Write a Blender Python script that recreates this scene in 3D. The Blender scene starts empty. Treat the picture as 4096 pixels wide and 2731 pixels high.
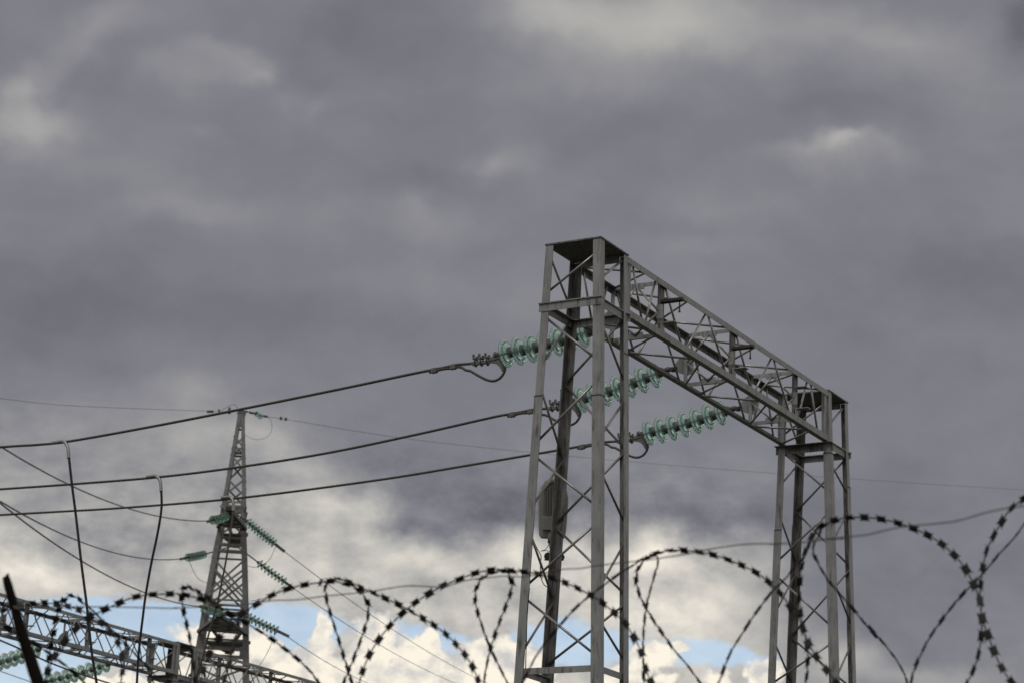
import bpy, math, random
from mathutils import Vector as V, Matrix
random.seed(7)
C = bpy.context.scene.collection
SC = bpy.context.scene

# ------------------------------------------------------------------ camera, light, sky, exposure
S = 0.505                      # one truss width in metres (local gantry unit)
YAW, PITCH, ROLL = 0.52750, 0.29428, 0.04523
CAMU = (17.67582, -32.14590, -12.82968)
ZTOP = 1.65 + 12.82968 * S     # height of the gantry top over the ground
FPX = 85 / 36 * 4096

def basis(yaw, pitch, roll):
    f = V((-math.sin(yaw) * math.cos(pitch), math.cos(yaw) * math.cos(pitch), math.sin(pitch)))
    r = V((math.cos(yaw), math.sin(yaw), 0)); u = r.cross(f)
    return math.cos(roll) * r + math.sin(roll) * u, -math.sin(roll) * r + math.cos(roll) * u, f
CR, CU, CF = basis(YAW, PITCH, ROLL)

def U(x, y, z):                # gantry units -> metres
    return V((x * S, y * S, z * S + ZTOP))
CAM = U(*CAMU)

cd = bpy.data.cameras.new('camera'); cam = bpy.data.objects.new('camera', cd); C.objects.link(cam)
cd.sensor_width = 36; cd.lens = 85; cd.clip_start = 0.1; cd.clip_end = 5000
mw = Matrix.Identity(4)
for i in range(3):
    mw[i][0] = CR[i]; mw[i][1] = CU[i]; mw[i][2] = -CF[i]; mw[i][3] = CAM[i]
cam.matrix_world = mw
cd.dof.use_dof = True; cd.dof.focus_distance = 13.5; cd.dof.aperture_fstop = 9.0
SC.camera = cam
SC.view_settings.view_transform = 'Standard'; SC.view_settings.look = 'None'
SC.view_settings.exposure = 0; SC.view_settings.gamma = 1

SUN_AZ, SUN_EL = math.radians(168), math.radians(48)     # direction the light comes from
sd = bpy.data.lights.new('sun', 'SUN'); sd.energy = .7; sd.angle = math.radians(14); sd.color = (1, .96, .90)
sun = bpy.data.objects.new('sun', sd); C.objects.link(sun)
sdir = V((math.sin(SUN_AZ) * math.cos(SUN_EL), math.cos(SUN_AZ) * math.cos(SUN_EL), math.sin(SUN_EL)))
sun.rotation_euler = sdir.to_track_quat('Z', 'Y').to_euler()

def world():
    w = bpy.data.worlds.new('World'); SC.world = w; w.use_nodes = True
    nt = w.node_tree; nt.nodes.clear(); N = nt.nodes; L = nt.links
    def sock(s, v):
        if isinstance(v, bpy.types.NodeSocket): L.new(v, s)
        else: s.default_value = v
    def M(op, a, b=None, c=None, clamp=False):
        n = N.new('ShaderNodeMath'); n.operation = op; n.use_clamp = clamp
        for i, v in enumerate((a, b, c)):
            if v is not None: sock(n.inputs[i], v)
        return n.outputs[0]
    def add(*a):
        r = a[0]
        for x in a[1:]: r = M('ADD', r, x)
        return r
    def sub(a, b): return M('SUBTRACT', a, b)
    def mul(a, b): return M('MULTIPLY', a, b)
    def step(x, a, b, to0=0., to1=1.):
        n = N.new('ShaderNodeMapRange'); n.interpolation_type = 'SMOOTHSTEP'
        sock(n.inputs[0], x); n.inputs[1].default_value = a; n.inputs[2].default_value = b
        n.inputs[3].default_value = to0; n.inputs[4].default_value = to1
        return n.outputs[0]
    def dot(v, k):
        n = N.new('ShaderNodeVectorMath'); n.operation = 'DOT_PRODUCT'
        sock(n.inputs[0], v); n.inputs[1].default_value = k
        return n.outputs['Value']
    def comb(x, y, z=0.):
        n = N.new('ShaderNodeCombineXYZ'); sock(n.inputs[0], x); sock(n.inputs[1], y); sock(n.inputs[2], z); return n.outputs[0]
    def noise(vec, scale, detail=4., rough=.55, dist=0.):
        n = N.new('ShaderNodeTexNoise'); sock(n.inputs['Vector'], vec)
        n.inputs['Scale'].default_value = scale; n.inputs['Detail'].default_value = detail
        n.inputs['Roughness'].default_value = rough; n.inputs['Distortion'].default_value = dist
        return n.outputs['Fac']
    # sky chart: flat coordinates round a fixed compass bearing and height above the horizon, level with the ground
    r0, u0, f0 = basis(YAW, PITCH, 0)
    tc = N.new('ShaderNodeTexCoord'); d = tc.outputs['Generated']
    cf = dot(d, f0); cfm = M('MAXIMUM', cf, .15)
    K = FPX / 4096
    X0 = mul(M('DIVIDE', dot(d, r0), cfm), K); Y0 = mul(M('DIVIDE', dot(d, u0), cfm), -K)
    ca, sa = math.cos(ROLL), math.sin(ROLL)
    def chart(x, y):           # position on the sky in photo widths -> chart
        a, b = x / 2352 - .5, y / 2352 - .33333
        # undo the camera's tilt
        return a * ca + b * sa, -a * sa + b * ca
    P0 = comb(X0, Y0)
    # slow and fast wobble of cloud outlines
    wx = mul(sub(noise(P0, 7, 3), .5), .09); wy = mul(sub(noise(comb(add(X0, 5.3), add(Y0, 2.1)), 7, 3), .5), .07)
    fx = mul(sub(noise(comb(add(X0, 1.7), add(Y0, 9.2)), 26, 5), .5), .030); fy = mul(sub(noise(comb(add(X0, 7.1), add(Y0, 3.2)), 26, 5), .5), .026)
    X = add(X0, wx, fx); Y = add(Y0, wy, fy)
    def blob(x, y, sx, sy, amp, XX=X, YY=Y):
        a, b = chart(x, y)
        dx = mul(sub(XX, a), 2352 / sx); dy = mul(sub(YY, b), 2352 / sy)
        e = M('EXPONENT', mul(add(mul(dx, dx), mul(dy, dy)), -1.))
        return mul(e, amp)
    light = [(41, 200, 34, 34, 20), (100, 295, 80, 58, 24), (35, 258, 60, 45, 16), (77, 164, 60, 36, 12), (150, 115, 60, 36, 11), (215, 77, 70, 36, 11), (290, 50, 90, 40, 10), (60, 60, 60, 60, 4),
             (487, 118, 70, 28, 13), (560, 150, 62, 34, 15), (596, 172, 34, 24, 12), (425, 172, 110, 32, 8), (640, 230, 44, 26, 7), (735, 246, 48, 26, 7), (461, 302, 44, 22, 6),
             (440, 485, 190, 40, 12), (250, 400, 200, 50, 6), (960, 482, 46, 26, 9), (1020, 520, 140, 46, 11), (700, 500, 120, 40, 4), (1100, 380, 50, 34, 15), (1180, 358, 90, 52, 10), (900, 650, 260, 60, 6),
             (1240, 30, 150, 80, 26), (1500, 40, 230, 95, 32), (1640, 70, 150, 80, 12), (2125, 90, 170, 64, 16), (1900, 60, 160, 60, 14), (1420, 190, 240, 60, 8), (2250, 200, 120, 70, 6),
             (1945, 338, 46, 20, 24), (1875, 346, 84, 22, 13), (1925, 372, 150, 40, 9), (2050, 366, 60, 20, 8), (1690, 470, 170, 54, 8), (1580, 560, 160, 30, 5), (2280, 450, 120, 80, 5), (1450, 700, 260, 90, 6),
             (470, 900, 90, 40, 22), (330, 950, 160, 60, 12), (620, 1010, 130, 50, 20), (440, 1010, 120, 60, 12), (690, 1080, 110, 50, 20), (800, 1158, 100, 30, 40), (720, 1190, 120, 50, 16), (905, 1265, 170, 46, 28), (1080, 1305, 160, 44, 22), (1195, 1255, 60, 48, 46), (1270, 1310, 90, 50, 22),
             (40, 1288, 120, 40, 56), (150, 1325, 130, 34, 32), (0, 1210, 60, 50, 18), (640, 1320, 220, 50, 26), (1010, 1400, 260, 30, 8), (1485, 1240, 50, 34, 56), (1440, 1290, 80, 40, 34), (1530, 1290, 140, 40, 26), (1640, 1385, 170, 46, 40), (1430, 1395, 120, 50, 30), (1330, 1330, 80, 60, 18), (1760, 1300, 80, 50, 16),
             (1940, 1505, 80, 36, 46), (2080, 1560, 220, 30, 26), (1580, 1450, 200, 40, 20)]
    dark = [(800, 110, 230, 110, -7), (960, 60, 140, 90, -4), (260, 210, 130, 80, -5), (880, 410, 140, 50, -5), (1890, 230, 150, 60, -7), (1530, 330, 260, 70, -6), (2150, 640, 300, 150, -8), (2345, 50, 50, 66, -20), (260, 690, 520, 95, -11), (40, 760, 220, 120, -5),
            (1000, 790, 300, 70, -3), (1000, 1080, 200, 95, -22), (1130, 1190, 130, 60, -42), (940, 1190, 90, 30, -26), (1280, 1150, 120, 70, -28), (1700, 1150, 330, 80, -14), (1610, 1185, 190, 44, -26), (300, 1265, 150, 36, -16), (420, 1330, 200, 40, -10), (180, 1190, 160, 40, -8), (2250, 1330, 200, 60, -6), (250, 1080, 160, 40, -8), (560, 1110, 90, 40, -8)]
    Lm = 128.5
    acc = None
    for b in light + dark:
        k = 1.2 if b[1] < 800 and b[4] > 0 else 1.      # the upper deck's soft relief
        e = blob(*b[:4], b[4] * k); acc = e if acc is None else add(acc, e)
    # the cloud deck thins and brightens toward the horizon, less so to the east
    a0, b0 = chart(1176, 880); a1, b1 = chart(1176, 1330)
    low = mul(step(Y, b0, b1, 0, 42), step(X, .20, .33, 1., .0))
    low2 = mul(step(Y, b1 - .02, b1 + .09, 0, 26), step(X, .24, .38, 1., .1))
    tex = mul(sub(noise(comb(mul(X, .8), mul(Y, 1.5)), 9, 4, .5), .5), 28)
    tex2 = mul(sub(noise(comb(X0, mul(Y0, 1.25), .7), 38, 3, .45), .5), 5)
    lowtex = mul(mul(sub(noise(comb(add(X0, 3.), mul(Y0, 1.5)), 24, 6, .6), .5), mul(step(Y, b0 - .02, b1, 0., 1.), step(X, .16, .34, 1., .18))), 110)
    lum = add(acc, low, low2, tex, tex2, lowtex, Lm)
    # away from the charted part the cover is a broken bright overcast
    gen = add(mul(noise(d, 3.2, 5, .55), 150), 106)
    front = step(cf, .80, .93)
    mixn = N.new('ShaderNodeMix'); mixn.data_type = 'FLOAT'; L.new(front, mixn.inputs[0]); L.new(gen, mixn.inputs[2]); L.new(lum, mixn.inputs[3])
    lumv = mul(mixn.outputs[0], 1 / 255)
    ramp = N.new('ShaderNodeValToRGB'); L.new(lumv, ramp.inputs[0])
    def lin(c): return tuple((x / 255 / 12.92) if x < 10 else ((x / 255 + .055) / 1.055) ** 2.4 for x in c) + (1,)
    stops = [(95, (96, 96, 101)), (112, (109, 110, 117)), (128, (125, 126, 134)), (142, (140, 140, 145)), (154, (153, 153, 155)), (182, (183, 181, 177)), (216, (217, 212, 203)), (252, (253, 244, 229))]
    cr = ramp.color_ramp; cr.interpolation = 'LINEAR'
    while len(cr.elements) < len(stops): cr.elements.new(.5)
    for e, (p, c) in zip(cr.elements, stops): e.position = p / 255; e.color = lin(c)
    # clear gaps low on the sky
    gaps = [(230, 1400, 250, 34, 1.1), (430, 1450, 220, 60, 1.1), (640, 1420, 100, 45, 1.), (720, 1455, 70, 45, 1.), (90, 1470, 260, 60, .9), (100, 1560, 220, 50, .8), (1020, 1480, 110, 36, 1.), (880, 1440, 60, 30, .7), (1300, 1455, 110, 32, .9), (1340, 1490, 130, 55, 1.),
            (1600, 1500, 90, 40, 1.), (1700, 1510, 90, 30, .8), (1500, 1490, 60, 20, .6)]
    g = None
    for b in gaps:
        e = blob(*b, XX=add(X0, mul(wx, .5), mul(fx, .6)), YY=add(Y0, mul(wy, .35), mul(fy, .8))); g = e if g is None else add(g, e)
    gn = noise(comb(X0, mul(Y0, 1.6), 4.), 30, 5, .6)
    gap = step(add(g, mul(sub(gn, .5), 1.6)), .30, .86)
    # cumulus heads rising in front of the gaps
    heads = [(490, 1460, 95, 45), (420, 1510, 60, 40), (590, 1490, 90, 45), (740, 1440, 26, 40), (740, 1490, 50, 40), (690, 1540, 110, 60), (860, 1480, 70, 60), (960, 1520, 70, 60), (980, 1480, 40, 40), (840, 1560, 200, 60), (1090, 1510, 70, 55), (1170, 1500, 46, 60), (1150, 1560, 140, 50),
             (1500, 1510, 60, 46), (1450, 1560, 90, 40), (1640, 1560, 50, 28), (1760, 1540, 55, 40), (260, 1575, 160, 30), (1550, 1480, 30, 22), (1230, 1540, 60, 40)]
    h = None
    for x, y, sx, sy in heads:
        e = blob(x, y, sx, sy, 1., XX=add(X0, mul(wx, .25), mul(fx, 1.6)), YY=add(Y0, mul(wy, .25), mul(fy, 1.6))); h = e if h is None else M('MAXIMUM', h, e)
    hn = noise(comb(X0, Y0, 8.), 42, 4, .5)
    head = step(add(h, mul(sub(hn, .5), 1.0)), .35, .60)
    hshade = noise(comb(X0, mul(Y0, 1.2), 2.), 34, 4, .55)
    ramp2 = N.new('ShaderNodeValToRGB'); L.new(hshade, ramp2.inputs[0])
    c2 = ramp2.color_ramp
    for e, (p, c) in zip(c2.elements, ((.34, (205, 203, 201)), (.56, (254, 245, 228)))): e.position = p; e.color = lin(c)
    mh = N.new('ShaderNodeMix'); mh.data_type = 'RGBA'
    L.new(mul(head, step(cf, .80, .93)), mh.inputs[0]); L.new(ramp.outputs[0], mh.inputs[6]); L.new(ramp2.outputs[0], mh.inputs[7])
    sky = N.new('ShaderNodeTexSky'); sky.sky_type = 'NISHITA'; sky.sun_disc = False
    sky.sun_elevation = SUN_EL; sky.sun_rotation = SUN_AZ; sky.air_density = 1.0; sky.dust_density = .6; sky.ozone_density = 1.5
    bs = N.new('ShaderNodeBackground'); bs.inputs[1].default_value = .15; L.new(sky.outputs[0], bs.inputs[0])
    bc = N.new('ShaderNodeBackground'); bc.inputs[1].default_value = 1.0; L.new(mh.outputs[2], bc.inputs[0])
    clear = mul(mul(gap, sub(1., head)), step(cf, .80, .93))
    ms = N.new('ShaderNodeMixShader'); L.new(mul(clear, .58), ms.inputs[0]); L.new(bc.outputs[0], ms.inputs[1]); L.new(bs.outputs[0], ms.inputs[2])
    out = N.new('ShaderNodeOutputWorld'); L.new(ms.outputs[0], out.inputs[0])
world()

# ------------------------------------------------------------------ materials
def material(name, c1, c2, rough=.55, metal=0., scale=6., streak=None, streak_col=(.05, .04, .035), bump=.0, rvar=.1):
    m = bpy.data.materials.new(name); m.use_nodes = True
    nt = m.node_tree; N = nt.nodes; L = nt.links
    p = N['Principled BSDF']
    tc = N.new('ShaderNodeTexCoord')
    n1 = N.new('ShaderNodeTexNoise'); n1.inputs['Scale'].default_value = scale; n1.inputs['Detail'].default_value = 6
    L.new(tc.outputs['Object'], n1.inputs['Vector'])
    mx = N.new('ShaderNodeMix'); mx.data_type = 'RGBA'
    mr = N.new('ShaderNodeMapRange'); mr.inputs[1].default_value = .32; mr.inputs[2].default_value = .68
    L.new(n1.outputs['Fac'], mr.inputs[0]); L.new(mr.outputs[0], mx.inputs[0])
    mx.inputs[6].default_value = (*c1, 1); mx.inputs[7].default_value = (*c2, 1)
    col = mx.outputs[2]
    if streak:
        mp = N.new('ShaderNodeMapping'); mp.inputs['Scale'].default_value = (22, 22, 3.0); L.new(tc.outputs['Object'], mp.inputs['Vector'])
        n2 = N.new('ShaderNodeTexNoise'); n2.inputs['Scale'].default_value = 1.6; n2.inputs['Detail'].default_value = 7; n2.inputs['Roughness'].default_value = .65
        L.new(mp.outputs[0], n2.inputs['Vector'])
        m2 = N.new('ShaderNodeMapRange'); m2.interpolation_type = 'SMOOTHSTEP'; m2.inputs[1].default_value = streak[0]; m2.inputs[2].default_value = streak[1]; m2.inputs[4].default_value = streak[2]
        L.new(n2.outputs['Fac'], m2.inputs[0])
        x2 = N.new('ShaderNodeMix'); x2.data_type = 'RGBA'; L.new(m2.outputs[0], x2.inputs[0]); L.new(col, x2.inputs[6]); x2.inputs[7].default_value = (*streak_col, 1)
        col = x2.outputs[2]
    L.new(col, p.inputs['Base Color'])
    r = N.new('ShaderNodeMapRange'); r.inputs[3].default_value = rough - rvar; r.inputs[4].default_value = rough + rvar
    L.new(n1.outputs['Fac'], r.inputs[0]); L.new(r.outputs[0], p.inputs['Roughness'])
    p.inputs['Metallic'].default_value = metal
    if max(c2) < .05: p.inputs['Specular IOR Level'].default_value = .2
    if bump:
        b = N.new('ShaderNodeBump'); b.inputs['Strength'].default_value = bump; b.inputs['Distance'].default_value = .004
        n3 = N.new('ShaderNodeTexNoise'); n3.inputs['Scale'].default_value = 90; n3.inputs['Detail'].default_value = 4; L.new(tc.outputs['Object'], n3.inputs['Vector'])
        L.new(n3.outputs['Fac'], b.inputs['Height']); L.new(b.outputs[0], p.inputs['Normal'])
    return m
STEEL = material('painted_steel', (.215, .219, .225), (.305, .31, .313), .5, .15, 5, (.50, .70, .85), (.06, .05, .042), .25)
INNER = material('dirty_primer_and_shade', (.12, .118, .114), (.20, .198, .193), .65, .1, 7, (.45, .62, .8), (.04, .032, .026), .3)  # old dirt on inside faces; painted shade on cap plates and the recessed crossbar
ROD = material('steel_rod', (.23, .228, .222), (.36, .352, .34), .3, .65, 8, (.6, .8, .6), (.07, .055, .045), .15)
TSTEEL = material('tower_steel', (.14, .14, .14), (.20, .20, .20), .55, .2, 3, (.55, .75, .6), (.06, .05, .04))
RUSTST = material('rusty_steel', (.03, .026, .024), (.07, .055, .045), .7, .2, 14, (.55, .7, .6), (.10, .05, .025), .3)
DARK = material('dark_steel', (.07, .07, .068), (.13, .128, .12), .5, .4, 20)
CAST = material('cast_fitting', (.10, .10, .10), (.17, .17, .165), .45, .5, 25)
CAPM = material('insulator_cap', (.085, .09, .095), (.13, .14, .14), .55, .3, 25)
CABLE = material('conductor', (.075, .072, .064), (.095, .09, .08), .5, .5, 12)
SLEEVE = material('aluminium_sleeve', (.25, .245, .235), (.36, .355, .34), .4, .6, 20)
BLACK = material('black_cable', (.012, .012, .014), (.025, .025, .028), .45, 0, 20)
PLAST = material('lamp_housing', (.30, .298, .285), (.37, .365, .35), .5, .1, 6)
FIN = material('lamp_fins', (.06, .06, .058), (.09, .09, .088), .5, .2, 8)
RAZOR = material('razor_steel', (.018, .017, .017), (.038, .035, .033), .55, .2, 30)
LINE = material('line_wire', (.16, .16, .17), (.20, .20, .21), .55, .3, 6)
WIRE = material('dull_wire', (.07, .058, .052), (.14, .115, .10), .6, .3, 30)
RUST = material('dark_rust', (.005, .0035, .003), (.013, .008, .006), .9, 0, 40, bump=.5)
GROUND = material('rough_ground', (.035, .04, .022), (.07, .065, .045), .95, 0, .3)

def glass_mat():
    m = bpy.data.materials.new('green_glass'); m.use_nodes = True
    N = m.node_tree.nodes; L = m.node_tree.links; p = N['Principled BSDF']
    tc = N.new('ShaderNodeTexCoord'); n = N.new('ShaderNodeTexNoise'); n.inputs['Scale'].default_value = 18; L.new(tc.outputs['Object'], n.inputs['Vector'])
    r = N.new('ShaderNodeMapRange'); r.inputs[3].default_value = .06; r.inputs[4].default_value = .15; L.new(n.outputs['Fac'], r.inputs[0]); L.new(r.outputs[0], p.inputs['Roughness'])
    p.inputs['Base Color'].default_value = (.64, .86, .77, 1); p.inputs['IOR'].default_value = 1.5
    p.inputs['Transmission Weight'].default_value = .86
    return m
GLASS = glass_mat()

# ------------------------------------------------------------------ mesh helpers
class MB:
    def __init__(s): s.v = []; s.f = []; s.smooth = []
    def face(s, idx, sm=False): s.f.append(idx); s.smooth.append(sm)
    def prism(s, poly, d):         # closed outline poly (3D points) swept by vector d
        n = len(poly); b = len(s.v); d = V(d)
        s.v += [V(p) for p in poly] + [V(p) + d for p in poly]
        s.face(list(range(b, b + n))[::-1]); s.face(list(range(b + n, b + 2 * n)))
        for i in range(n): s.face([b + i, b + (i + 1) % n, b + n + (i + 1) % n, b + n + i])
        return s
    def box(s, c, ex, ey, ez):     # centre and half-extent vectors
        c, ex, ey, ez = V(c), V(ex), V(ey), V(ez)
        return s.prism([c - ex - ey - ez, c + ex - ey - ez, c + ex + ey - ez, c - ex + ey - ez], ez * 2)
    def bar(s, p0, p1, w, h, up=(0, 0, 1)):
        p0, p1 = V(p0), V(p1); d = p1 - p0; t = d.normalized(); u = V(up); a = t.cross(u)
        if a.length < 1e-4: a = t.cross(V((1, 0, 0)))
        a.normalize(); b = a.cross(t)
        return s.prism([p0 - a * w / 2 - b * h / 2, p0 + a * w / 2 - b * h / 2, p0 + a * w / 2 + b * h / 2, p0 - a * w / 2 + b * h / 2], d)
    def angle(s, p0, p1, d1, d2, w, t=.006, w2=None):   # L section: corner edge p0-p1, flanges along d1 and d2
        d1, d2, p0, p1 = V(d1), V(d2), V(p0), V(p1); w2 = w2 or w
        prof = [V(), d1 * w, d1 * w + d2 * t, d1 * t + d2 * t, d1 * t + d2 * w2, d2 * w2]
        return s.prism([p0 + q for q in prof], p1 - p0)
    def tube(s, pts, r, n=10, caps=True, radii=None):
        pts = [V(p) for p in pts]; b = len(s.v); m = len(pts)
        t0 = (pts[1] - pts[0]).normalized(); a = t0.orthogonal().normalized()
        for i, p in enumerate(pts):
            t = (pts[min(i + 1, m - 1)] - pts[max(i - 1, 0)]).normalized()
            a = (a - t * a.dot(t)).normalized(); c = t.cross(a)
            rr = radii[i] if radii else r
            for k in range(n):
                an = 2 * math.pi * k / n; s.v.append(p + (a * math.cos(an) + c * math.sin(an)) * rr)
        for i in range(m - 1):
            for k in range(n):
                s.face([b + i * n + k, b + i * n + (k + 1) % n, b + (i + 1) * n + (k + 1) % n, b + (i + 1) * n + k], True)
        if caps:
            s.face(list(range(b, b + n))[::-1]); s.face(list(range(b + (m - 1) * n, b + m * n)))
        return s
    def rod(s, p0, p1, r, n=10): return s.tube([p0, p1], r, n)
    def lathe(s, prof, o, axis, n=32, sharp=False):      # prof = [(radius, along)], open ends closed by fans
        o, t = V(o), V(axis).normalized(); a = t.orthogonal().normalized(); c = t.cross(a); b = len(s.v); m = len(prof)
        for r, z in prof:
            for k in range(n):
                an = 2 * math.pi * k / n; s.v.append(o + t * z + (a * math.cos(an) + c * math.sin(an)) * r)
        for i in range(m - 1):
            for k in range(n):
                s.face([b + i * n + k, b + i * n + (k + 1) % n, b + (i + 1) * n + (k + 1) % n, b + (i + 1) * n + k], not sharp)
        s.face(list(range(b, b + n))[::-1]); s.face(list(range(b + (m - 1) * n, b + m * n)))
        return s
    def build(s, name, mat, parent=None, bevel=0):
        me = bpy.data.meshes.new(name)
        o0 = parent_origin(parent)
        me.from_pydata([tuple(p - o0) for p in s.v], [], s.f); me.polygons.foreach_set('use_smooth', s.smooth)
        me.materials.append(mat); me.update()
        import bmesh
        bm = bmesh.new(); bm.from_mesh(me); bmesh.ops.recalc_face_normals(bm, faces=bm.faces); bm.to_mesh(me); bm.free()
        o = bpy.data.objects.new(name, me); C.objects.link(o)
        if parent: o.parent = parent
        if bevel:
            md = o.modifiers.new('bevel', 'BEVEL'); md.width = bevel; md.segments = 3; md.limit_method = 'ANGLE'
        return o
ORI = {}
def parent_origin(p):
    return ORI.get(p.name, V()) if p else V()
def thing(name, label, cat, loc=(0, 0, 0), group=None):
    o = bpy.data.objects.new(name, None); C.objects.link(o); o.location = V(loc); ORI[o.name] = V(loc)
    o['label'] = label; o['category'] = cat
    if group: o['group'] = group
    return o
def sub(o, parent):        # remember a mesh part's own origin for its sub-parts
    ORI[o.name] = ORI.get(parent.name, V()); return o

def smooth(pts, k=6):      # Catmull-Rom through 3D points
    pts = [V(p) for p in pts]; out = []
    for i in range(len(pts) - 1):
        p0 = pts[max(i - 1, 0)]; p1 = pts[i]; p2 = pts[i + 1]; p3 = pts[min(i + 2, len(pts) - 1)]
        for j in range(k):
            t = j / k
            out.append(.5 * ((2 * p1) + (p2 - p0) * t + (2 * p0 - 5 * p1 + 4 * p2 - p3) * t * t + (3 * p1 - p0 - 3 * p2 + p3) * t ** 3))
    out.append(pts[-1]); return out
def ray(u, v): return CF + CR * ((u - 2048) / FPX) - CU * ((v - 1365.5) / FPX)
def aty(u, v, y):          # where the sight line of a photo point meets the upright plane y = const (gantry units)
    d = ray(u, v); return CAM + d * ((y * S - CAM.y) / d.y)
def atd(u, v, D): return CAM + ray(u, v) * D
X_, Y_, Z_ = V((1, 0, 0)), V((0, 1, 0)), V((0, 0, 1))

# ------------------------------------------------------------------ ground
g = MB(); R_ = 2500
g.v = [V((-R_, -R_, 0)), V((R_, -R_, 0)), V((R_, R_, 0)), V((-R_, R_, 0))]; g.face([0, 1, 2, 3])
go = g.build('ground', GROUND); go['kind'] = 'structure'

# ------------------------------------------------------------------ lattice gantries
TAP, DP, H2, H3 = .03249, .962, .9995, 6.842
NEAR = dict(LN=[('L', 1.19), ('N', 2.04), ('N', 2.32), ('L', 3.27), ('L', 3.48), ('N', 4.4), ('N', 4.62), ('L', 5.56), ('L', 5.74), ('N', 6.72), ('N', 7.07), ('L', 8.1)],
            LB=[('B', 0.98), ('L', 1.99), ('L', 2.32), ('B', 3.27), ('B', 3.38), ('L', 4.31), ('L', 4.69), ('B', 5.56), ('B', 5.68), ('L', 6.62), ('L', 7.1), ('B', 8.1)],
            BR=[('R', 1.08), ('B', 2.04), ('B', 2.11), ('R', 3.23), ('R', 3.32), ('B', 4.35), ('B', 4.46), ('R', 5.58), ('R', 5.76), ('B', 6.63), ('B', 7.1), ('R', 8.1)],
            NR=[('N', 1.3), ('R', 2.14), ('R', 2.46), ('N', 3.3), ('N', 3.74), ('R', 4.44), ('R', 4.79), ('N', 5.69), ('N', 6.12), ('R', 6.63), ('R', 7.1), ('N', 8.1)])
FAR = dict(LN=[('L', 1.1), ('N', 2.0), ('N', 2.35), ('L', 3.27), ('L', 3.53), ('N', 4.6), ('N', 4.85), ('L', 5.59), ('L', 5.8), ('N', 6.7)],
           LB=[('B', 1.13), ('L', 1.78), ('L', 2.32), ('B', 3.06), ('B', 3.36), ('L', 4.27), ('L', 4.75), ('B', 5.38), ('B', 5.6), ('L', 6.6)],
           BR=[('R', 1.12), ('B', 2.08), ('B', 2.12), ('R', 3.24), ('R', 3.33), ('B', 4.52), ('B', 4.58), ('R', 5.6), ('R', 5.75), ('B', 6.7)],
           NR=[('N', 1.37), ('R', 1.82), ('R', 2.2), ('N', 3.0), ('N', 3.6), ('R', 4.37), ('R', 4.75), ('N', 5.58), ('N', 5.9), ('R', 6.7)])
SX = dict(L=-1, B=-1, N=1, R=1); SY = dict(L=0, N=0, B=1, R=1)
INW = dict(L=(X_, Y_), N=(-X_, Y_), R=(-X_, -Y_), B=(X_, -Y_))

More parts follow.
